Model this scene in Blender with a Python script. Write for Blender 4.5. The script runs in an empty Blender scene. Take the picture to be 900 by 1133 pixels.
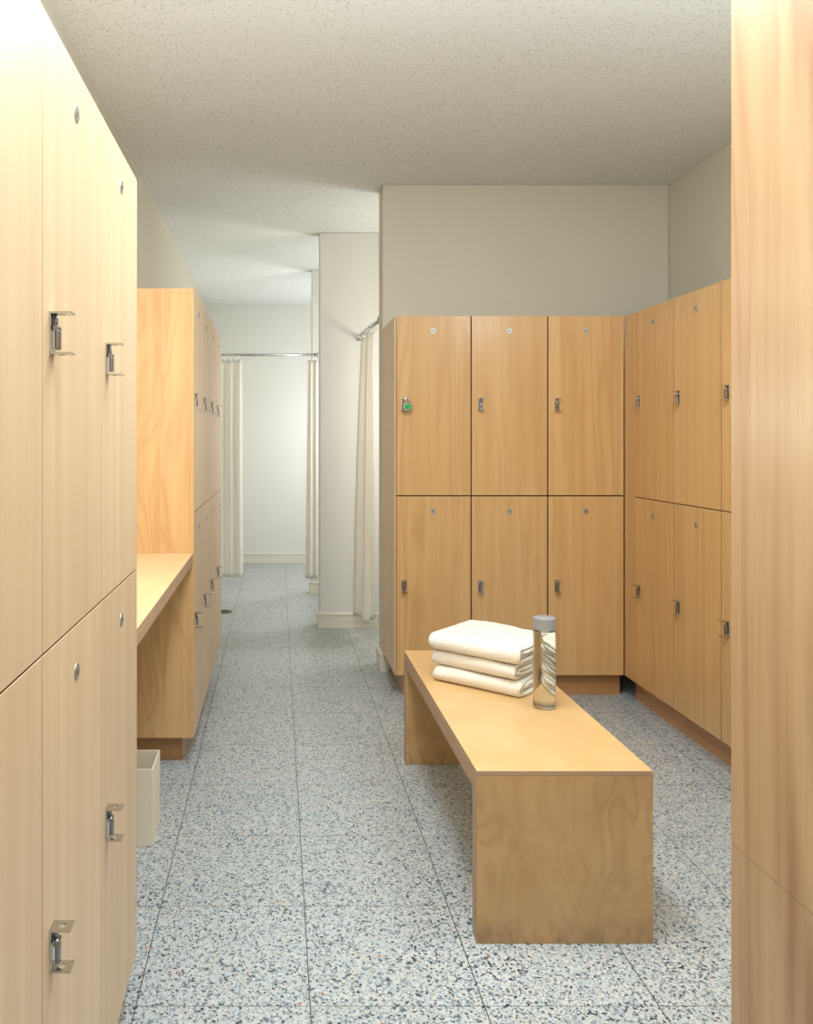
import bpy, bmesh, math, random
from mathutils import Vector, Matrix, noise
random.seed(7)
S = bpy.context.scene
COL = S.collection
PI = math.pi

# ------------------------------------------------------------------ camera
CAM_H = 1.32
cd = bpy.data.cameras.new('camera')
cam = bpy.data.objects.new('camera', cd)
COL.objects.link(cam)
cam.location = (0, 0, CAM_H)
cam.rotation_euler = (PI / 2, 0, 0)
cd.sensor_fit = 'HORIZONTAL'
cd.sensor_width = 36
cd.lens = 35.96
cd.shift_x = 143.0 / 900
cd.shift_y = -80.0 / 900
cd.clip_start = 0.02
S.camera = cam

# ------------------------------------------------------------------ world, exposure
w = bpy.data.worlds.new('world'); S.world = w
w.use_nodes = True
w.node_tree.nodes['Background'].inputs[0].default_value = (0.9, 0.95, 1, 1)
w.node_tree.nodes['Background'].inputs[1].default_value = 0.05
S.view_settings.view_transform = 'Standard'
S.view_settings.look = 'None'
S.view_settings.exposure = 0.0
S.view_settings.gamma = 1.0
S.view_settings.use_curve_mapping = False

# ------------------------------------------------------------------ lamps of the room and added fill lights
CEIL = 2.775
COOL = (0.87, 0.94, 1.0)
AREAS = [  # recessed ceiling troffers: x, y, size x, size y, watts
    (0.15, 2.00, 0.30, 1.20, 30),
    (0.20, -0.5, 0.60, 1.20, 12),
    (1.45, 1.95, 0.30, 1.00, 12),
]
for lx, ly, sx, sy, wt in AREAS:
    ld = bpy.data.lights.new('ceiling_lamp', 'AREA')
    ld.shape = 'RECTANGLE'; ld.size = sx; ld.size_y = sy; ld.energy = wt; ld.color = COOL
    lo = bpy.data.objects.new('ceiling_lamp', ld)
    lo.location = (lx, ly, CEIL - 0.012)
    COL.objects.link(lo)
UNSEEN_LIGHTS = [  # added unseen fills, then shower-stall and counter lights: x, y, z, radius, watts, colour
    (0.02, 0.80, 2.22, 0.16, 28, COOL),  # unseen fill added to brighten the ceiling and near left lockers
    (0.40, 1.80, 2.48, 0.10, 26, COOL),  # unseen fill added to brighten the ceiling further in
    (0.30, -0.9, 2.30, 0.15, 10, COOL),  # unseen fill added behind the camera
    (1.55, 2.00, 2.25, 0.12, 14, COOL),  # unseen fill added for the right-hand side
    (1.45, 5.20, 1.60, 0.20, 32, (1.0, 0.98, 0.95)),
    (1.10, 6.35, 1.60, 0.20, 34, (1.0, 0.99, 0.97)),
    (0.90, 7.65, 1.45, 0.20, 44, (0.98, 0.99, 1.0)),
    (-0.61, 2.35, 1.40, 0.13, 4.5, (1.0, 0.98, 0.93)),
]
for lx, ly, lz, r, wt, c in UNSEEN_LIGHTS:
    ld = bpy.data.lights.new('globe_lamp', 'POINT')
    ld.shadow_soft_size = r; ld.energy = wt; ld.color = c
    lo = bpy.data.objects.new('globe_lamp', ld)
    lo.location = (lx, ly, lz)
    COL.objects.link(lo)
# strip lamp above the vanity counter
ld = bpy.data.lights.new('vanity_lamp', 'AREA')
ld.shape = 'RECTANGLE'; ld.size = 0.06; ld.size_y = 0.7; ld.energy = 2.2; ld.color = (1.0, 0.97, 0.9)
lo = bpy.data.objects.new('vanity_lamp', ld)
lo.location = (-0.70, 2.45, 1.90)
COL.objects.link(lo)

# ------------------------------------------------------------------ material helpers
def lin(c):
    return tuple(((v / 255) / 12.92 if v / 255 <= 0.04045 else ((v / 255 + 0.055) / 1.055) ** 2.4) for v in c) + (1,)

class NT:
    def __init__(s, name):
        s.m = bpy.data.materials.new(name); s.m.use_nodes = True
        s.t = s.m.node_tree; s.N = s.t.nodes; s.L = s.t.links
        s.b = s.N['Principled BSDF']
    def n(s, typ, **kw):
        x = s.N.new(typ)
        for k, v in kw.items():
            if k.startswith('i_'):
                x.inputs[k[2:].replace('_', ' ')].default_value = v
            else: setattr(x, k, v)
        return x
    def l(s, a, b): s.L.new(a, b)
    def math(s, op, a, b=None, clamp=False):
        x = s.N.new('ShaderNodeMath'); x.operation = op; x.use_clamp = clamp
        for i, v in enumerate((a, b)):
            if v is None: continue
            if isinstance(v, (int, float)): x.inputs[i].default_value = v
            else: s.l(v, x.inputs[i])
        return x.outputs[0]
    def mix(s, f, a, b, mode='MIX'):
        x = s.N.new('ShaderNodeMix'); x.data_type = 'RGBA'; x.blend_type = mode
        for sock, v in ((x.inputs[0], f), (x.inputs[6], a), (x.inputs[7], b)):
            if isinstance(v, (int, float)): sock.default_value = v
            elif isinstance(v, tuple): sock.default_value = v
            else: s.l(v, sock)
        return x.outputs[2]
    def ramp(s, f, stops, interp='LINEAR'):
        x = s.N.new('ShaderNodeValToRGB'); e = x.color_ramp; e.interpolation = interp
        while len(e.elements) > 1: e.elements.remove(e.elements[0])
        e.elements[0].position = stops[0][0]; e.elements[0].color = stops[0][1]
        for p, c in stops[1:]:
            k = e.elements.new(p); k.color = c
        s.l(f, x.inputs[0]); return x.outputs[0]
    def coords(s, scale=(1, 1, 1), src='Object', rnd=0.0):
        tc = s.n('ShaderNodeTexCoord')
        mp = s.n('ShaderNodeMapping'); mp.inputs['Scale'].default_value = scale
        if rnd:
            oi = s.n('ShaderNodeObjectInfo')
            v = s.n('ShaderNodeVectorMath', operation='SCALE'); v.inputs[0].default_value = (1, 1.7, 2.3)
            s.l(s.math('MULTIPLY', oi.outputs['Random'], rnd), v.inputs['Scale'])
            a = s.n('ShaderNodeVectorMath', operation='ADD')
            s.l(tc.outputs[src], a.inputs[0]); s.l(v.outputs[0], a.inputs[1]); s.l(a.outputs[0], mp.inputs[0])
        else: s.l(tc.outputs[src], mp.inputs[0])
        return mp.outputs[0]
    def noise(s, vec, scale, detail=3, rough=0.55, dist=0.0):
        x = s.n('ShaderNodeTexNoise'); s.l(vec, x.inputs['Vector'])
        x.inputs['Scale'].default_value = scale; x.inputs['Detail'].default_value = detail
        x.inputs['Roughness'].default_value = rough; x.inputs['Distortion'].default_value = dist
        return x.outputs['Fac']
    def bump(s, h, strength=0.2, dist=0.001):
        x = s.n('ShaderNodeBump'); x.inputs['Strength'].default_value = strength
        x.inputs['Distance'].default_value = dist
        s.l(h, x.inputs['Height']); s.l(x.outputs[0], s.b.inputs['Normal'])
    def set(s, **kw):
        for k, v in kw.items(): s.b.inputs[k.replace('_', ' ')].default_value = v

def wood(name, light, mid, dark, axis='Z', figure=0.5, gloss=0.32, coat=0.35, ring=9.0, stretch=0.09, rnd=9.0, faint_line=False, ns=4.5, streak=1.0):
    t = NT(name)
    sc = {'Z': (1, 1, stretch), 'Y': (1, stretch, 1), 'X': (stretch, 1, 1)}[axis]
    v = t.coords(sc, rnd=rnd)
    big = t.noise(v, ns, 2, 0.5, 0.6)
    rings = t.math('SINE', t.math('MULTIPLY', big, ring * 6.283))
    rings = t.math('ADD', t.math('MULTIPLY', rings, 0.5), 0.5)
    rings = t.math('POWER', rings, 2.0)
    fs = {'Z': (1, 1, .02), 'Y': (1, .02, 1), 'X': (.02, 1, 1)}[axis]
    v2 = t.coords(fs, rnd=rnd)
    fine = t.noise(v2, 160, 3, 0.6)
    fl = t.noise(v2, 22, 2, 0.5)
    base = t.mix(t.ramp(fl if streak else t.noise(t.coords((1, 1, 1), rnd=rnd), 7, 3), [(0.33, (0, 0, 0, 1)), (0.68, (1, 1, 1, 1))]), lin(mid), lin(light))
    f2 = t.math('MULTIPLY', t.math('MULTIPLY', rings, t.ramp(t.noise(v, 2.2, 2), [(0.35, (0, 0, 0, 1)), (0.65, (1, 1, 1, 1))])), figure)
    col = t.mix(f2, base, lin(dark))
    f3 = t.math('MULTIPLY', t.ramp(fine, [(0.5, (0, 0, 0, 1)), (0.75, (1, 1, 1, 1))]), 0.22 if streak else 0.08)
    col = t.mix(f3, col, lin(dark))
    oi = t.n('ShaderNodeObjectInfo')
    tone = t.math('ADD', t.math('MULTIPLY', oi.outputs['Random'], 0.10), 0.95)
    hv = t.n('ShaderNodeHueSaturation'); t.l(col, hv.inputs['Color']); t.l(tone, hv.inputs['Value'])
    col = hv.outputs[0]
    if faint_line:  # thin slanted darker line across the face
        p = t.coords((1, 1, 1)); sx = t.n('ShaderNodeSeparateXYZ'); t.l(p, sx.inputs[0])
        ln = t.math('ABSOLUTE', t.math('SUBTRACT', t.math('SUBTRACT', sx.outputs['Z'], 0.700), t.math('MULTIPLY', sx.outputs['Y'], 0.10)))
        col = t.mix(t.math('MULTIPLY', t.math('LESS_THAN', ln, 0.0011), 0.35), col, lin((90, 70, 50)))
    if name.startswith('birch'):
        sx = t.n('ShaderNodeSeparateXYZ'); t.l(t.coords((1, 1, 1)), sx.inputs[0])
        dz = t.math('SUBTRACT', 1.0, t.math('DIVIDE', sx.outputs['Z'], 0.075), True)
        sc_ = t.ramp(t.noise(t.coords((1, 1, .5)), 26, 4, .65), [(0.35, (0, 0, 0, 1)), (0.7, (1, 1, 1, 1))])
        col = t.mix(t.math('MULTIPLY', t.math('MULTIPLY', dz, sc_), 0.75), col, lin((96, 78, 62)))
    t.l(col, t.b.inputs['Base Color'])
    t.set(Roughness=gloss, Coat_Weight=coat, Coat_Roughness=0.2)
    t.bump(fine, 0.05, 0.0004)
    return t.m

def plain(name, c, rough=0.6, metal=0.0, bump=None, **kw):
    t = NT(name)
    if bump:
        v = t.coords(); h = t.noise(v, bump[0], 3, 0.6)
        t.l(t.mix(t.math('MULTIPLY', h, bump[2] if len(bump) > 2 else 0.1), lin(c), lin(tuple(x * 0.6 for x in c))), t.b.inputs['Base Color'])
        t.bump(h, bump[1], 0.001)
    else:
        t.set(Base_Color=lin(c))
    t.set(Roughness=rough, Metallic=metal, **kw)
    return t.m

M = {}
M['maple'] = wood('maple_veneer', (212, 172, 118), (204, 160, 104), (182, 130, 78), 'Z', 0.34, ring=5, ns=9, stretch=.07)
M['maple_pale'] = wood('maple_veneer_pale', (218, 192, 156), (209, 180, 142), (190, 150, 110), 'Z', 0.18, ring=5, coat=0.08, gloss=0.42)  # same maple, lightened: strong light on the left lockers put into the colour
M['maple_side'] = wood('maple_side_veneer', (212, 172, 120), (203, 160, 106), (182, 132, 82), 'Z', 0.5, ring=8, stretch=0.16, ns=7, coat=0.0, gloss=0.5)
M['maple_top'] = wood('maple_counter_veneer', (228, 198, 152), (222, 188, 140), (205, 165, 116), 'Y', 0.3)
M['maple_bench'] = wood('birch_bench_veneer', (222, 184, 130), (214, 174, 118), (196, 148, 96), 'Y', 0.22, stretch=0.6, gloss=0.38, ns=7, ring=3, streak=0)
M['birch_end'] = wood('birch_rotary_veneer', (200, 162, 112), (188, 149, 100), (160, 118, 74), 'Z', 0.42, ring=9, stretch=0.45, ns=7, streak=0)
M['kick'] = wood('toe_kick_veneer', (190, 140, 90), (178, 128, 80), (140, 92, 54), 'X', 0.4)
M['panel'] = wood('tall_panel_veneer', (192, 160, 120), (178, 144, 105), (142, 98, 64), 'Z', 0.8, ring=3.5, stretch=0.07, rnd=0, ns=11, faint_line=True, coat=0.25)
M['edge'] = plain('brown_door_edge', (120, 66, 44), 0.6, bump=(40, 0.03))
M['inner'] = plain('dark_carcass_edge', (96, 50, 36), 0.8, bump=(40, 0.05))  # shade inside the door gaps put into the carcass front colour

def plyedge(name, axis):
    t = NT(name)
    v = t.coords(); sx = t.n('ShaderNodeSeparateXYZ'); t.l(v, sx.inputs[0])
    s_ = t.math('SINE', t.math('MULTIPLY', sx.outputs[axis], 6.283 / 0.0062))
    v2 = t.coords({'Z': (1, .05, 1), 'Y': (1, 1, .05)}[axis]); nn = t.noise(v2, 120, 2)
    c = t.mix(t.math('ADD', t.math('MULTIPLY', s_, 0.28), 0.5), lin((186, 152, 118)), lin((150, 112, 84)))
    c = t.mix(t.math('MULTIPLY', nn, 0.5), c, lin((205, 180, 150)))
    t.l(c, t.b.inputs['Base Color']); t.set(Roughness=0.55)
    return t.m
M['ply_z'] = plyedge('plywood_edge_seat', 'Z')
M['ply_y'] = plyedge('plywood_edge_leg', 'Y')

def terrazzo():
    t = NT('terrazzo_tiles')
    v = t.coords(src='Object')
    def vor(scale, rnd=1.0):
        x = t.n('ShaderNodeTexVoronoi'); t.l(v, x.inputs['Vector']); x.inputs['Scale'].default_value = scale
        x.inputs['Randomness'].default_value = rnd
        sp = t.n('ShaderNodeSeparateColor'); t.l(x.outputs['Color'], sp.inputs[0])
        return sp.outputs, x.outputs['Distance']
    a, da = vor(165)
    b, db = vor(290)
    W = lin
    ca = t.ramp(a[0], [(0, W((48, 56, 64))), (0.06, W((84, 98, 110))), (0.15, W((128, 144, 154))), (0.27, W((168, 180, 184))),
                       (0.42, W((204, 211, 212))), (0.60, W((220, 222, 218))), (0.82, W((212, 206, 192))), (0.92, W((188, 206, 218))), (0.993, W((200, 140, 104)))], 'CONSTANT')
    cb = t.ramp(b[1], [(0, W((72, 84, 92))), (0.10, W((140, 154, 162))), (0.26, W((198, 206, 208))), (0.6, W((220, 221, 216)))], 'CONSTANT')
    col = t.mix(t.math('GREATER_THAN', a[2], 0.52), ca, cb)
    # tile-to-tile tone and joints
    sx = t.n('ShaderNodeSeparateXYZ'); t.l(v, sx.inputs[0])
    P = 0.4066
    u = t.math('DIVIDE', t.math('SUBTRACT', sx.outputs['X'], 0.0765 - P * 20), P)
    k = t.math('DIVIDE', t.math('SUBTRACT', sx.outputs['Y'], 1.894 - P * 20), P)
    fu = t.math('ABSOLUTE', t.math('SUBTRACT', t.math('FRACT', u), 0.5))
    fk = t.math('ABSOLUTE', t.math('SUBTRACT', t.math('FRACT', k), 0.5))
    ju = t.math('GREATER_THAN', fu, 0.5 - 0.0014 / P)
    jk = t.math('MULTIPLY', t.math('GREATER_THAN', fk, 0.5 - 0.0013 / P), 0.75)
    cm = t.n('ShaderNodeCombineXYZ'); t.l(t.math('FLOOR', u), cm.inputs[0]); t.l(t.math('FLOOR', k), cm.inputs[1])
    wn = t.n('ShaderNodeTexWhiteNoise'); t.l(cm.outputs[0], wn.inputs['Vector'])
    hv = t.n('ShaderNodeHueSaturation'); t.l(col, hv.inputs['Color'])
    t.l(t.math('ADD', t.math('MULTIPLY', wn.outputs['Value'], 0.06), 0.77), hv.inputs['Value'])
    hv.inputs['Saturation'].default_value = 1.1
    col = t.mix(t.math('MAXIMUM', ju, jk), hv.outputs[0], W((74, 72, 70)))
    t.l(col, t.b.inputs['Base Color'])
    t.set(Roughness=0.34, Coat_Weight=0.12, Coat_Roughness=0.25)
    return t.m
M['floor'] = terrazzo()

def ceiling_mat():
    t = NT('acoustic_ceiling')
    v = t.coords()
    v1 = t.n('ShaderNodeTexVoronoi'); t.l(v, v1.inputs['Vector']); v1.inputs['Scale'].default_value = 75
    sp = t.n('ShaderNodeSeparateColor'); t.l(v1.outputs['Color'], sp.inputs[0])
    spot = t.math('MULTIPLY', t.math('LESS_THAN', v1.outputs['Distance'], 0.30), t.math('GREATER_THAN', sp.outputs[0], 0.45))
    big = t.noise(v, 1.3, 2)
    spot = t.math('MULTIPLY', spot, t.math('ADD', t.math('MULTIPLY', big, 0.6), 0.05))
    n1 = t.noise(v, 90, 2)
    c = t.mix(spot, lin((230, 234, 232)), lin((116, 114, 110)))
    c = t.mix(t.math('MULTIPLY', n1, 0.12), c, lin((170, 166, 156)))
    t.l(c, t.b.inputs['Base Color']); t.set(Roughness=0.95)
    t.bump(n1, 0.3, 0.002)
    return t.m
M['ceiling'] = ceiling_mat()
M['wall'] = plain('wall_paint', (211, 205, 188), 0.6, bump=(60, 0.06, 0.04))
M['wall_white'] = plain('shower_wall_paint', (222, 222, 216), 0.5, bump=(60, 0.05, 0.03))
M['trim'] = plain('baseboard_paint', (224, 220, 206), 0.4, bump=(30, 0.03, 0.04))
M['steel'] = plain('chromed_steel', (205, 205, 205), 0.18, 1.0)
M['steel_dark'] = plain('shadowed_steel', (150, 150, 152), 0.25, 1.0)  # darker grey steel of the latches
M['disc'] = plain('number_disc_metal', (190, 188, 182), 0.35, 0.7)
M['disc_dot'] = plain('number_disc_engraving', (90, 84, 78), 0.6)
M['green'] = plain('green_dial', (20, 168, 92), 0.3)
M['white_mark'] = plain('white_dial_mark', (230, 235, 230), 0.4)
M['cap'] = plain('grey_cap_plastic', (150, 148, 150), 0.5)
M['bin'] = plain('cream_bin_plastic', (230, 218, 194), 0.45, bump=(30, 0.02, 0.03))
M['drain'] = plain('bronze_drain', (120, 104, 80), 0.35, 0.9)
M['drain_hole'] = plain('drain_hole', (20, 18, 16), 0.9)
def cloth(name, c, scale, strength, sss=0.0, trans=0.0):
    t = NT(name)
    v = t.coords(); n1 = t.noise(v, scale, 4, 0.7); n2 = t.noise(v, scale * 0.12, 2)
    col = t.mix(t.math('MULTIPLY', n1, 0.25), lin(c), lin(tuple(x * 0.82 for x in c)))
    t.l(col, t.b.inputs['Base Color'])
    t.bump(t.math('ADD', n1, t.math('MULTIPLY', n2, 0.6)), strength, 0.004)
    t.set(Roughness=0.9, Sheen_Weight=0.3)
    if trans:
        tr = t.n('ShaderNodeBsdfTranslucent'); tr.inputs[0].default_value = lin(c)
        mx = t.n('ShaderNodeMixShader'); mx.inputs[0].default_value = trans
        t.l(t.b.outputs[0], mx.inputs[1]); t.l(tr.outputs[0], mx.inputs[2])
        t.l(mx.outputs[0], t.N['Material Output'].inputs[0])
    return t.m
M['towel'] = cloth('terry_towel', (248, 241, 226), 420, 0.5)
M['curtain'] = cloth('curtain_cloth', (252, 249, 241), 200, 0.10, trans=0.4)
def glass(name, ior, c):
    t = NT(name); t.set(Base_Color=c, Roughness=0.0, IOR=ior, Transmission_Weight=1.0); return t.m
M['glass'] = glass('clear_glass', 1.45, (0.97, 0.99, 0.98, 1))
M['water'] = glass('water', 1.33, (0.99, 1, 1, 1))

# ------------------------------------------------------------------ geometry helpers
def obj(name, bm, mats, parent=None, smooth=False, loc=None):
    me = bpy.data.meshes.new(name)
    bm.normal_update()
    bm.to_mesh(me); bm.free()
    for m in (mats if isinstance(mats, (list, tuple)) else [mats]): me.materials.append(m)
    if smooth:
        for p in me.polygons: p.use_smooth = True
    o = bpy.data.objects.new(name, me); COL.objects.link(o)
    if parent: o.parent = parent
    if loc: o.location = loc
    return o

def box(bm, x0, x1, y0, y1, z0, z1, bev=0.0, mat=0, seg=2):
    g = bmesh.ops.create_cube(bm, size=1.0)
    vs = g['verts']
    for v in vs:
        v.co = Vector((x0 + (v.co.x + .5) * (x1 - x0), y0 + (v.co.y + .5) * (y1 - y0), z0 + (v.co.z + .5) * (z1 - z0)))
    fs = list({f for v in vs for f in v.link_faces})
    for f in fs: f.material_index = mat
    if bev:
        es = list({e for v in vs for e in v.link_edges})
        r = bmesh.ops.bevel(bm, geom=es, offset=bev, segments=seg, affect='EDGES', profile=0.5)
        for f in r['faces']: f.material_index = mat
    return fs

def cyl(bm, p0, p1, r0, r1=None, n=20, mat=0, caps=True):
    r1 = r0 if r1 is None else r1
    p0 = Vector(p0); p1 = Vector(p1); d = (p1 - p0).normalized()
    a = d.orthogonal().normalized(); b = d.cross(a)
    r_ = []
    for p, r in ((p0, r0), (p1, r1)):
        r_.append([bm.verts.new(p + (a * math.cos(2 * PI * i / n) + b * math.sin(2 * PI * i / n)) * r) for i in range(n)])
    for i in range(n):
        f = bm.faces.new((r_[0][i], r_[0][(i + 1) % n], r_[1][(i + 1) % n], r_[1][i])); f.material_index = mat; f.smooth = True
    if caps:
        f = bm.faces.new(r_[0][::-1]); f.material_index = mat
        f = bm.faces.new(r_[1]); f.material_index = mat

def tube(bm, pts, r, n=10, mat=0, closed=False):
    pts = [Vector(p) for p in pts]; rings = []
    m = len(pts)
    for i, p in enumerate(pts):
        if closed: d = pts[(i + 1) % m] - pts[i - 1]
        else: d = pts[min(i + 1, m - 1)] - pts[max(i - 1, 0)]
        d.normalize()
        up = Vector((0, 0, 1)) if abs(d.z) < 0.9 else Vector((1, 0, 0))
        if closed or m > 4:
            up = Vector((0, 1, 0)) if abs(d.y) < 0.7 else up
        a = d.cross(up).normalized(); b = d.cross(a)
        rings.append([bm.verts.new(p + (a * math.cos(2 * PI * j / n) + b * math.sin(2 * PI * j / n)) * r) for j in range(n)])
    for i in range(m if closed else m - 1):
        A = rings[i]; B = rings[(i + 1) % m]
        for j in range(n):
            f = bm.faces.new((A[j], A[(j + 1) % n], B[(j + 1) % n], B[j])); f.smooth = True; f.material_index = mat
    if not closed:
        bm.faces.new(rings[0][::-1]).material_index = mat
        bm.faces.new(rings[-1]).material_index = mat
    bmesh.ops.recalc_face_normals(bm, faces=bm.faces[:])

def lathe(bm, prof, n=48, mat=0, c=(0, 0)):
    rings = []
    for r, z in prof:
        if r < 1e-6: rings.append([bm.verts.new((c[0], c[1], z))])
        else: rings.append([bm.verts.new((c[0] + r * math.cos(2 * PI * i / n), c[1] + r * math.sin(2 * PI * i / n), z)) for i in range(n)])
    for A, B in zip(rings, rings[1:]):
        for i in range(n):
            j = (i + 1) % n
            if len(A) == 1 and len(B) == 1: continue
            if len(A) == 1: f = bm.faces.new((A[0], B[j], B[i]))
            elif len(B) == 1: f = bm.faces.new((A[i], A[j], B[0]))
            else: f = bm.faces.new((A[i], A[j], B[j], B[i]))
            f.material_index = mat; f.smooth = True
    bmesh.ops.recalc_face_normals(bm, faces=bm.faces[:])

def plate_hole(bm, cx, y0, y1, z0, z1, hw, hr, mat=0):
    """horizontal tab (x: +-hw about cx, from y0 out to y1) with a round hole"""
    n = 24; cy = (y0 + y1) / 2
    lo, li, uo, ui = [], [], [], []
    for i in range(n):
        a = 2 * PI * i / n + PI / 4; ca, sa = math.cos(a), math.sin(a)
        k = 1 / max(abs(ca), abs(sa))
        ox, oy = cx + ca * k * hw, cy + sa * k * (y1 - y0) / 2
        for arr, (x, y, z) in ((lo, (ox, oy, z0)), (uo, (ox, oy, z1)), (li, (cx + ca * hr, cy + sa * hr * .8, z0)), (ui, (cx + ca * hr, cy + sa * hr * .8, z1))):
            arr.append(bm.verts.new((x, y, z)))
    for i in range(n):
        j = (i + 1) % n
        for q in ((lo[i], lo[j], uo[j], uo[i]), (ui[i], ui[j], li[j], li[i]), (uo[i], uo[j], ui[j], ui[i]), (li[i], li[j], lo[j], lo[i])):
            f = bm.faces.new(q); f.material_index = mat

def empty(name, label, cat, loc=(0, 0, 0), rz=0, group=None):
    o = bpy.data.objects.new(name, None); o.empty_display_size = 0.1
    COL.objects.link(o); o.location = loc; o.rotation_euler = (0, 0, rz)
    tag(o, label, cat, group); return o
def tag(o, label, cat, group=None):
    o['label'] = label; o['category'] = cat
    if group: o['group'] = group
    return o
def struct(name, bm, m):
    o = obj(name, bm, m); o['kind'] = 'structure'; return o
def children(o): return [c for c in bpy.data.objects if c.parent is o]
def copy_tree(o, parent=None):
    c = o.copy(); COL.objects.link(c)
    if parent is not None: c.parent = parent
    for ch in children(o): copy_tree(ch, c)
    return c
def place(o, loc, rz, label, group=None):
    o.location = loc; o.rotation_euler = (0, 0, rz); o['label'] = label
    if group: o['group'] = group
    return o

# ------------------------------------------------------------------ room shell
XL, XR, YN, YB, YF = -0.757, 2.233, -1.8, 4.63, 8.70
def B(*a, **k):
    bm = bmesh.new(); box(bm, *a, **k); return bm
struct('floor', B(XL - .1, XR + .1, YN - .1, YF + .1, -0.1, 0), M['floor'])
struct('ceiling', B(XL - .1, XR + .1, YN - .1, YF + .1, CEIL, CEIL + .1), M['ceiling'])
struct('wall_left', B(XL - .1, XL, YN, YF, 0, CEIL), M['wall'])
struct('wall_right', B(XR, XR + .1, YN, YF, 0, CEIL), M['wall'])
struct('wall_near', B(XL - .1, XR + .1, YN - .1, YN, 0, CEIL), M['wall'])
struct('wall_far', B(XL - .1, XR + .1, YF, YF + .1, 0, CEIL), M['wall_white'])
struct('wall_back', B(0.60, XR, YB, YB + .17, 0, CEIL, bev=0.006), M['wall'])
struct('wall_shower_near', B(0.297, XR, 5.70, 5.82, 0, CEIL, bev=0.006), M['wall_white'])
struct('wall_shower_far', B(0.295, XR, 6.95, 7.07, 0, CEIL, bev=0.006), M['wall_white'])

def baseboard(name, segs):
    bm = bmesh.new()
    for (x0, x1, y0, y1) in segs:
        box(bm, x0, x1, y0, y1, 0, 0.088, 0.002)
        box(bm, x0 - .004 if x1 - x0 < .05 else x0, x1 + .004 if x1 - x0 < .05 else x1, y0 - .004 if y1 - y0 < .05 else y0, y1 + .004 if y1 - y0 < .05 else y1, 0.088, 0.106, 0.005, seg=3)
    return struct(name, bm, M['trim'])
baseboard('baseboard_far', [(XL, 1.2, YF - .016, YF)])
baseboard('baseboard_shower_near', [(0.281, 1.6, 5.684, 5.70), (0.281, 0.297, 5.70, 5.82), (0.281, 1.6, 5.82, 5.836)])
baseboard('baseboard_shower_far', [(0.279, 1.6, 6.934, 6.95), (0.279, 0.295, 6.95, 7.07)])
baseboard('baseboard_back', [(0.584, 0.60, YB - .012, YB + .17), (0.60, 0.64, YB - .012, YB)])
baseboard('baseboard_left', [(XL, XL + .016, 4.95, YF)])

# ------------------------------------------------------------------ lockers
def hasp(door, cx, cz):
    bm = bmesh.new()
    h = 0.031
    box(bm, cx - .013, cx + .013, -0.0025, 0.0005, cz - h, cz + h, 0.0008)
    for z0 in (cz + h - .003, cz - h):
        plate_hole(bm, cx, -0.031, 0.0, z0, z0 + .003, .013, .0065)
    obj('hasp', bm, M['steel'], door)
    bm = bmesh.new()     # little swinging tongue between the two tabs
    cyl(bm, (cx + .001, -0.006, cz + h - .003), (cx + .001, -0.006, cz + .006), .0032, n=12)
    cyl(bm, (cx - .009, -0.008, cz + .008), (cx + .009, -0.008, cz + .008), .0042, n=14)
    box(bm, cx - .007, cx + .007, -0.013, -0.006, cz - .024, cz + .006, 0.003, seg=3)
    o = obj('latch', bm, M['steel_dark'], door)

def disc(door, cx, cz):
    bm = bmesh.new()
    cyl(bm, (cx, 0.0005, cz), (cx, -0.0016, cz), .0150, .0142, 28, 0)
    cyl(bm, (cx, -0.0014, cz), (cx, -0.0022, cz), .0045, .0045, 14, 1)
    tube(bm, [(cx + .0115 * math.cos(a * PI / 8), -0.0018, cz + .0115 * math.sin(a * PI / 8)) for a in range(16)], .0005, 4, 1, closed=True)
    obj('number_plate', bm, [M['disc'], M['disc_dot']], door)

def locker(width, zt, zs, h_up, h_lo, wood_m, side_m, depth=0.44, kick_rec=0.055, kick_l=0.0, kick_r=0.0, filler=0.0, gap=0.003, end=0.0):
    """front at local y=0, viewer's left edge at x=0"""
    zb = 0.117
    t = empty('locker', '', 'locker')
    bm = bmesh.new()
    x1 = width
    d0, th = 0.020, 0.016
    box(bm, -filler + end, th - filler, d0, depth, zb, zt, 0.0008)
    box(bm, x1 - th, x1, d0, depth, zb, zt, 0.0008)
    box(bm, th - filler, x1 - th, d0, depth, zt - th, zt)
    box(bm, th - filler, x1 - th, d0, depth, zb, zb + th)
    box(bm, th - filler, x1 - th, d0, depth - .01, zs - th / 2, zs + th / 2)
    box(bm, th - filler, x1 - th, depth - .01, depth, zb, zt)
    for f in bm.faces:
        if f.calc_center_median().y < d0 + .0005: f.material_index = 1
    obj('carcass', bm, [side_m, M['inner']], t)
    if filler:
        bm = bmesh.new(); box(bm, -filler, -gap / 2, 0.0, d0 - .001, zb, zt, 0.001)
        obj('filler_strip', bm, wood_m, t)
    if end:
        bm = bmesh.new(); box(bm, 0, end, 0, d0 - .0005, zb, zt, 0.001)
        box(bm, 0, end, d0 - .0005, depth, zb, zt, 0.0005)
        obj('side_panel', bm, side_m, t)
    bm = bmesh.new()
    box(bm, -filler + kick_l, x1 - kick_r, kick_rec, depth, 0, zb, 0.001)
    obj('toe_kick', bm, M['kick'], t)
    for z0, z1, hz in ((zs + gap / 2, zt, h_up), (zb, zs - gap / 2, h_lo)):
        bm = bmesh.new(); box(bm, gap / 2 + end, x1 - gap / 2, 0, d0 - .002, z0, z1, 0.0009)
        d = obj('door', bm, [wood_m, M['edge']], t)
        for p in d.data.polygons:
            if abs(p.normal.x) > .95 or abs(p.normal.z) > .95: p.material_index = 1
        hasp(d, 0.047, hz)
        disc(d, width / 2, z1 - 0.076)
    return t

ord_ = ['first', 'second', 'third', 'fourth']
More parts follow.
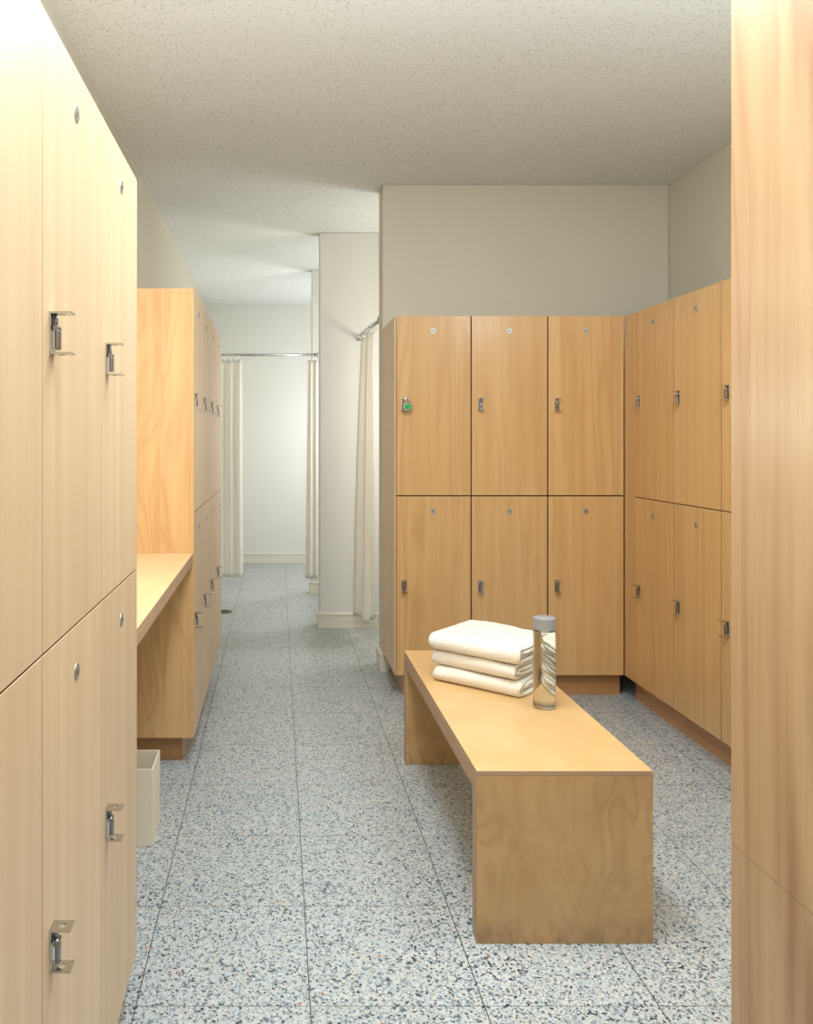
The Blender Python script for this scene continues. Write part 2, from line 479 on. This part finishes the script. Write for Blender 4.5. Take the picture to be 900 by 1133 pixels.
# near left row, facing right
G1 = 'pale maple lockers in the near left row'
wl = 0.3845
yl = [0.7565, 1.141, 1.5255]
xl = -0.330
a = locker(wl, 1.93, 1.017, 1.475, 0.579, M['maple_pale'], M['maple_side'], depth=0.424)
labs = ['pale two-door maple locker cut off by the left edge of the picture',
        'pale two-door maple locker in the near left row, second from the left edge, big bright hasp low on its lower door',
        'pale two-door maple locker at the far end of the near left row, beside the counter and white bin']
labs = [l if len(l.split()) <= 16 else l for l in labs]
labs[1] = 'middle pale two-door maple locker of the near left row, one disc on each door'
labs[2] = 'pale two-door maple locker ending the near left row beside the counter and bin'
for i, y in enumerate(yl):
    o = a if i == 0 else copy_tree(a)
    place(o, (xl, y, 0), PI / 2, labs[i], G1)
# second left row beyond the counter
G2 = 'maple lockers in the left row beyond the counter'
w2 = 0.398; x2 = -0.337; y2 = 3.277
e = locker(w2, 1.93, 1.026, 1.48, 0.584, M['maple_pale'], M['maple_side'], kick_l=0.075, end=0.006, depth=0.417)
place(e, (x2, y2, 0), PI / 2, 'maple locker touching the counter end, its broad orange side panel facing the viewer', G2)
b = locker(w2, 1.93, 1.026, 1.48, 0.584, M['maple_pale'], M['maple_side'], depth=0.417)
l2 = ['slender-looking maple locker second along the left row beyond the counter',
      'slender-looking maple locker third along the left row beyond the counter',
      'maple locker last in the left row, beside the far cream shower curtain']
for i in range(3):
    o = b if i == 0 else copy_tree(b)
    place(o, (x2, y2 + w2 * (i + 1), 0), PI / 2, l2[i], G2)
# back row facing the viewer
G3 = 'maple lockers in the row facing the viewer'
w3 = 0.391; x3 = 0.600; y3 = 4.15
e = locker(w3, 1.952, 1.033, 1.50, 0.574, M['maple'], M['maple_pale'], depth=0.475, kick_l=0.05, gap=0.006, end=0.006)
place(e, (x3, y3, 0), 0, 'maple locker with the green-dialled padlock on its upper door', G3)
b = locker(w3, 1.952, 1.033, 1.50, 0.574, M['maple'], M['maple_side'], depth=0.475, gap=0.006)
place(b, (x3 + w3, y3, 0), 0, 'middle maple locker of the row facing the viewer, behind the towels', G3)
c = copy_tree(b)
place(c, (x3 + 2 * w3, y3, 0), 0, 'maple locker in the inner corner facing the viewer, behind the water bottle', G3)
# right row facing left
G4 = 'maple lockers in the row along the right wall'
xr = x3 + 3 * w3 + .001
e = locker(0.392, 1.952, 1.036, 1.505, 0.576, M['maple'], M['maple_side'], depth=0.455, filler=0.118, gap=0.004)
place(e, (xr, 4.03, 0), -PI / 2, 'maple locker in the right row next to the inner corner, with corner filler strip', G4)
b = locker(0.392, 1.952, 1.036, 1.505, 0.576, M['maple'], M['maple_side'], depth=0.455, gap=0.004)
place(b, (xr, 4.03 - .392, 0), -PI / 2, 'middle maple locker of the right row, fully seen before the tall panel', G4)
c = copy_tree(b)
place(c, (xr, 4.03 - .784, 0), -PI / 2, 'maple locker in the right row mostly hidden behind the tall near panel', G4)

# ------------------------------------------------------------------ near right tall panelled cabinet
t = empty('tall_cabinet', 'tall plain maple cabinet side filling the right edge of the picture', 'cabinet', (0.698, 1.25, 0), math.radians(7.0))
bm = bmesh.new()
box(bm, 0, 0.019, -0.62, 0, 0.0, 2.36, 0.0012)
obj('side_panel', bm, M['panel'], t)
bm = bmesh.new()
box(bm, 0.0195, 0.42, -0.62, -0.60, 0.09, 2.36, 0.001); box(bm, 0.0195, 0.42, -0.045, -0.015, 0.09, 2.36, 0.001)
box(bm, 0.0195, 0.42, -0.60, -0.045, 2.34, 2.36); box(bm, 0.0195, 0.42, -0.60, -0.045, 0.09, 0.11); box(bm, 0.40, 0.42, -0.60, -0.045, 0.11, 2.34)
box(bm, 0.0195, 0.40, -0.57, -0.06, 0.0, 0.09)
obj('carcass', bm, M['maple'], t)

# ------------------------------------------------------------------ vanity counter
bm = bmesh.new()
box(bm, XL + .003, -0.340, 1.913, 3.276, 0.818, 0.862, 0.0015)
ct = obj('counter', bm, [M['maple_top'], M['ply_z']])
for p in ct.data.polygons:
    if p.normal.x > 0.9: p.material_index = 1
tag(ct, 'pale maple counter shelf spanning between the two left locker rows', 'counter')

# ------------------------------------------------------------------ waste bin
bm = bmesh.new()
bx0, bx1, by0, by1, hz = -0.62, -0.404, 2.634, 2.80, 0.252
def loop(x0, x1, y0, y1, z): return [bm.verts.new(p) for p in ((x0, y0, z), (x1, y0, z), (x1, y1, z), (x0, y1, z))]
tk = 0.005
L = [loop(bx0, bx1, by0, by1, 0), loop(bx0, bx1, by0, by1, hz), loop(bx0 + tk, bx1 - tk, by0 + tk, by1 - tk, hz), loop(bx0 + tk, bx1 - tk, by0 + tk, by1 - tk, 0.008)]
for A, C in zip(L, L[1:]):
    for i in range(4): bm.faces.new((A[i], A[(i + 1) % 4], C[(i + 1) % 4], C[i]))
bm.faces.new(L[0][::-1]); bm.faces.new(L[3])
bmesh.ops.recalc_face_normals(bm, faces=bm.faces[:])
bmesh.ops.bevel(bm, geom=bm.edges[:], offset=0.0018, segments=2, affect='EDGES')
tag(obj('waste_bin', bm, M['bin']), 'open square cream waste bin on the floor under the counter', 'bin')

# ------------------------------------------------------------------ bench
BX0, BX1, BY0, BY1, BH = 0.522, 0.985, 2.127, 3.345, 0.453
bench = empty('bench', 'wooden bench with solid slab ends standing in the middle of the floor', 'bench', ((BX0 + BX1) / 2, (BY0 + BY1) / 2, 0))
hw, hl = (BX1 - BX0) / 2, (BY1 - BY0) / 2
bm = bmesh.new()
box(bm, -hw, hw, -hl, hl, BH - .013, BH, 0.0012)
box(bm, -hw, hw, -hl + .047, hl - .047, BH - .058, BH - .0135, 0.0008)
o = obj('seat', bm, [M['maple_bench'], M['ply_z']], bench)
for p in o.data.polygons:
    if abs(p.normal.x) > 0.9 or abs(p.normal.y) > .9: p.material_index = 1
for s in (-1, 1):
    bm = bmesh.new()
    ya, yb = (-hl, -hl + .046) if s < 0 else (hl - .046, hl)
    box(bm, -hw, hw, ya, yb, 0, BH - .0135, 0.0012)
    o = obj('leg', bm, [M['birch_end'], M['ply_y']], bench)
    for p in o.data.polygons:
        if abs(p.normal.x) > 0.9: p.material_index = 1

# ------------------------------------------------------------------ towels
def towel_mesh(seed, H, Lu, Wv, wob=1.0):
    rnd = random.Random(seed)
    th = H / 4 * 0.93
    # spiral sheet centre line in (v, z); v=0 is the folded front, Wv the open back
    zc = [H - th / 2, th / 2]
    pts = []
    n = 26
    def seg(v0, z0, v1, z1, k=n):
        for i in range(k + 1):
            f = i / k; pts.append((v0 + (v1 - v0) * f, z0 + (z1 - z0) * f))
    R = H / 2 - th / 2
    seg(Wv - .004, H - th / 2, R + .004, H - th / 2)
    for i in range(1, 12):
        a = PI / 2 + PI * i / 12
        pts.append((R + .004 + R * 1.05 * math.cos(a), H / 2 + R * math.sin(a)))
    seg(R + .004, th / 2, Wv - H / 2, th / 2)
    r2 = th * 0.52
    for i in range(1, 8):
        a = -PI / 2 + PI * i / 8
        pts.append((Wv - H / 2 + r2 * math.cos(a), th / 2 + r2 + r2 * math.sin(a)))
    z2 = th / 2 + 2 * r2
    v_in = R * 0.6 + .012 + rnd.uniform(0, .008)
    seg(Wv - H / 2, z2, v_in, z2)
    z3 = H - th * 1.55
    rr = (z3 - z2) / 2
    for i in range(1, 8):
        a = -PI / 2 - PI * i / 8
        pts.append((v_in + rr * 1.2 * math.cos(a), z2 + rr - rr * math.sin(a + PI) * -1))
    # inner return
    seg(v_in, z3, Wv - .012, z3)
    bm = bmesh.new()
    NU = 40
    m = len(pts)
    norms = []
    for i in range(m):
        a = Vector(pts[max(i - 1, 0)]); c = Vector(pts[min(i + 1, m - 1)])
        d = (c - a); d.normalize(); norms.append((-d.y, d.x))
    grids = []
    for side in (1, -1):
        G = []
        for iu in range(NU + 1):
            fu = iu / NU; u = (fu - .5) * Lu
            e = min(fu, 1 - fu) * Lu
            shrink = 1.0 - 0.10 * math.exp(-(e / 0.018) ** 2) 
            row = []
            for i, (v, z) in enumerate(pts):
                nx, nz = norms[i]
                t_ = th / 2 * 0.97
                if e < .006: t_ *= 0.55 + .45 * (e / .006)
                vv = v + nx * t_ * side; zz = z + nz * t_ * side
                q = Vector((u * 9 + seed * 3.1, vv * 9, zz * 14))
                dn = (noise.noise(q) * .007 + noise.noise(q * 3.1) * .0022) * wob
                dn2 = noise.noise(Vector((u * 3 + seed, i * .13, 5.0))) * .007 * wob
                uu = u + noise.noise(Vector((i * .09, seed * 2.0, fu * 1.5))) * .016 * wob * (1 if fu > .5 else .8) * (abs(fu - .5) * 2)
                if zz > th * .6:
                    zz = (zz - H / 2) * shrink + H / 2 + dn * (zz / H)
                vv += dn2
                # sagging towards the ends
                row.append(bm.verts.new((uu, vv - Wv / 2, max(zz, 0.0004))))
            G.append(row)
        grids.append(G)
    A, Bq = grids
    for iu in range(NU):
        for i in range(m - 1):
            bm.faces.new((A[iu][i], A[iu][i + 1], A[iu + 1][i + 1], A[iu + 1][i]))
            bm.faces.new((Bq[iu][i], Bq[iu + 1][i], Bq[iu + 1][i + 1], Bq[iu][i + 1]))
        for k in (0, m - 1):
            f = (A[iu][k], A[iu + 1][k], Bq[iu + 1][k], Bq[iu][k])
            bm.faces.new(f if k == 0 else f[::-1])
    for i in range(m - 1):
        bm.faces.new((A[0][i], Bq[0][i], Bq[0][i + 1], A[0][i + 1]))
        bm.faces.new((A[NU][i], A[NU][i + 1], Bq[NU][i + 1], Bq[NU][i]))
    bmesh.ops.recalc_face_normals(bm, faces=bm.faces[:])
    return bm
zz = BH + 0.0005
ta = -math.radians(41.8)
tl = ['cream towel at the bottom of the folded stack, lying on the bench',
      'cream towel in the middle of the folded stack on the bench',
      'cream folded towel topmost of the stack on the bench']
for i, (H, du, dv) in enumerate(((.056, 0.0, 0), (.053, -.003, .004), (.062, -.004, -.003))):
    o = obj('folded_towel', towel_mesh(i + 3, H, .33 if i < 2 else .34, .285 if i < 2 else .295), M['towel'], smooth=True)
    o.location = (0.775 + du, 2.925 + dv, zz); o.rotation_euler = (0, 0, ta + (0.02, -0.02, 0.01)[i])
    tag(o, tl[i], 'towel', 'folded towels on the bench')
    zz += H + .0016

# ------------------------------------------------------------------ bottle
bt = empty('water_bottle', 'clear cylindrical water bottle with a flat grey cap on the bench', 'bottle', (0.8665, 2.635, BH + .0005))
R, Hb = 0.0355, 0.252
bm = bmesh.new()
lathe(bm, [(0, 0.0015), (R - .006, 0.0), (R - .003, .0006), (R - .0012, .0018), (R, .005), (R, .0056), (R, .02), (R, Hb - .02), (R, Hb - .0066), (R, Hb - .006), (R - .003, Hb), (R - .0045, Hb + .012), (R - .0068, Hb + .012),
           (R - .0055, Hb - .002), (R - .0025, Hb - .008), (R - .0025, Hb - .0086), (R - .0025, Hb - .02), (R - .0025, .03), (R - .0025, .0146), (R - .0025, .014), (R - .006, .010), (0, .009)], 64)
obj('glass_body', bm, M['glass'], bt)
bm = bmesh.new()
lathe(bm, [(0, .0085), (R - .0065, .0095), (R - .0022, .0135), (R - .0022, .014), (R - .0022, .03), (R - .0022, Hb - .02), (R - .0022, Hb - .0042), (R - .0024, Hb - .004), (R - .004, Hb - .004), (0, Hb - .004)], 64)
obj('water', bm, M['water'], bt)
bm = bmesh.new()
lathe(bm, [(0, Hb + .0125), (R - .004, Hb + .0125), (R - .004, Hb + .001), (R + .0004, Hb + .001), (R + .0004, Hb + .0014), (R + .0005, Hb + .01), (R + .0005, Hb + .03), (R + .0006, Hb + .0365), (R + .0006, Hb + .037), (R - .0012, Hb + .0395), (0, Hb + .0397)], 64)
obj('cap', bm, M['cap'], bt)

# ------------------------------------------------------------------ padlock
px, pz = x3 + 0.047, 1.50
pl = empty('padlock', 'round combination padlock with green dial hanging on the first upper door', 'padlock', (px, y3, pz))
py = -0.024; cz = -0.012; cx = .012
bm = bmesh.new()
cyl(bm, (cx, py + .004, cz - .0), (cx, py - .014, cz), .0245, .0245, 40)
cyl(bm, (cx, py - .014, cz), (cx, py - .017, cz), .0245, .0215, 40)
obj('lock_body', bm, M['steel'], pl)
bm = bmesh.new()
cyl(bm, (cx, py - .0165, cz), (cx, py - .0195, cz), .0165, .0158, 36, 0)
cyl(bm, (cx, py - .0195, cz), (cx, py - .027, cz), .0085, .0075, 24, 0)
for k in range(10):
    a_ = 2 * PI * k / 10
    cyl(bm, (cx + .0112 * math.cos(a_), py - .0195, cz + .0112 * math.sin(a_)), (cx + .0145 * math.cos(a_), py - .0195, cz + .0145 * math.sin(a_)), .0006, n=6, mat=1)
obj('dial', bm, [M['green'], M['white_mark']], pl)
bm = bmesh.new()
arc = [(cx - .013, py - .004, cz + .016), (cx - .013, py - .004, cz + .032)]
arc += [(cx - .013 * math.cos(k * PI / 8), py - .004, cz + .032 + .013 * math.sin(k * PI / 8)) for k in range(1, 8)]
arc += [(cx + .013, py - .004, cz + .032), (cx + .013, py - .004, cz + .016)]
tube(bm, arc, .0035, 12)
obj('shackle', bm, M['steel'], pl)

# ------------------------------------------------------------------ shower rods and curtains
ROD = 2.035
def rod(p0, p1, label):
    t = empty('curtain_rod', label, 'curtain rod', ((Vector(p0) + Vector(p1)) / 2))
    c = (Vector(p0) + Vector(p1)) / 2; a0 = Vector(p0) - c; a1 = Vector(p1) - c
    bm = bmesh.new(); cyl(bm, a0, a1, .0125, n=20); obj('tube', bm, M['steel'], t)
    d = (a1 - a0).normalized()
    for q, s in ((a0, 1), (a1, -1)):
        bm = bmesh.new(); cyl(bm, q, q + d * s * .006, .024, n=28); cyl(bm, q + d * s * .006, q + d * s * .02, .018, .015, n=28)
        obj('flange', bm, M['steel'], t)
    return t
def curtain(label, top, bot, zb, folds, amp_t, amp_b, seed, nrings):
    """top/bot: (x0,y0,x1,y1) run of the cloth"""
    org = Vector(((top[0] + top[2]) / 2, (top[1] + top[3]) / 2, ROD))
    t = empty('shower_curtain', label, 'shower curtain', org)
    NU, NV = folds * 14, 46
    bm = bmesh.new(); G = []
    zt = ROD - .045
    for j in range(NV + 1):
        f = j / NV; row = []
        g = f ** 0.7
        r = [top[k] * (1 - g) + bot[k] * g for k in range(4)]
        d = Vector((r[2] - r[0], r[3] - r[1])); L_ = d.length; d.normalize(); nrm = Vector((-d.y, d.x))
        amp = amp_t + (amp_b - amp_t) * g
        for i in range(NU + 1):
            u = i / NU
            ph = u * folds * 2 * PI + .5 * noise.noise(Vector((u * 3, f * 1.2, seed)))* 2
            k = amp * (0.75 + .6 * noise.noise(Vector((u * 4 + 3, f * .8, seed + 7))))
            off = math.sin(ph) * k
            al = math.sin(2 * ph) * L_ / folds * .12
            wr = noise.noise(Vector((u * 12, f * 9, seed + 1))) * .004 * f
            x = r[0] + d.x * (u * L_ + al) + nrm.x * (off + wr)
            y = r[1] + d.y * (u * L_ + al) + nrm.y * (off + wr)
            z = zt + (zb - zt) * f - (abs(math.sin(u * nrings * PI)) * .008 - .0) * (1 - f) ** 6
            row.append(bm.verts.new((x - org.x, y - org.y, z - org.z)))
        G.append(row)
    for j in range(NV):
        for i in range(NU):
            bm.faces.new((G[j][i], G[j][i + 1], G[j + 1][i + 1], G[j + 1][i]))
    o = obj('cloth', bm, M['curtain'], t, smooth=True)
    md = o.modifiers.new('thick', 'SOLIDIFY'); md.thickness = .0018; md.offset = 0
    for k in range(nrings):
        u = (k + .5) / nrings
        c = Vector((top[0] + (top[2] - top[0]) * u - org.x, top[1] + (top[3] - top[1]) * u - org.y, -.020))
        dd = Vector((top[2] - top[0], top[3] - top[1], 0)).normalized(); nn = Vector((-dd.y, dd.x, 0))
        bm = bmesh.new()
        pts = [c + nn * (.024 * math.cos(a * PI / 9)) + Vector((0, 0, .036 * math.sin(a * PI / 9))) + dd * .002 * math.sin(a) for a in range(18)]
        n_ = 8
        rings = []
        for i, p in enumerate(pts):
            tg = (pts[(i + 1) % 18] - pts[i - 1]).normalized(); a1 = dd; b1 = tg.cross(a1).normalized()
            rings.append([bm.verts.new(p + (a1 * math.cos(2 * PI * q / n_) + b1 * math.sin(2 * PI * q / n_)) * .0022) for q in range(n_)])
        for i in range(18):
            A_, B_ = rings[i], rings[(i + 1) % 18]
            for q in range(n_):
                bm.faces.new((A_[q], A_[(q + 1) % n_], B_[(q + 1) % n_], B_[q])).smooth = True
        bmesh.ops.recalc_face_normals(bm, faces=bm.faces[:])
        obj('curtain_ring', bm, M['steel'], t)
    return t
rod((XL, 6.84, ROD), (0.345, 6.84, ROD), 'chrome curtain rod crossing the far end of the corridor')
rod((0.615, 4.80, ROD), (0.575, 5.70, ROD), 'chrome curtain rod of the near shower running beside the white wall')
curtain('cream shower curtain drawn aside at the far left end beyond the lockers', (-0.62, 6.84, -0.30, 6.84), (-0.64, 6.84, -0.295, 6.84), 0.165, 4, .018, .032, 1.3, 7)
curtain('cream shower curtain gathered against the far white partition', (0.255, 6.84, 0.335, 6.84), (0.235, 6.84, 0.34, 6.84), 0.15, 2, .014, .022, 4.1, 3)
curtain('near cream shower curtain hanging beside the lockers in front of a white wall', (0.598, 5.06, 0.580, 5.52), (0.598, 5.12, 0.540, 5.60), 0.148, 2, .034, .060, 8.7, 6)

# ------------------------------------------------------------------ floor drain
bm = bmesh.new()
lathe(bm, [(0, .0012), (.058, .0012), (.060, .0024), (.074, .0024), (.077, .0004), (.077, 0.0)], 40, 0)
for i in range(-3, 4):
    for j in range(-3, 4):
        if i * i + j * j <= 10:
            cyl(bm, (i * .015, j * .015, .0013), (i * .015, j * .015, .0016), .0045, n=10, mat=1)
dr = obj('floor_drain', bm, [M['drain'], M['drain_hole']], loc=(-0.420, 6.23, 0))
tag(dr, 'small round bronze drain in the corridor floor past the lockers', 'drain')
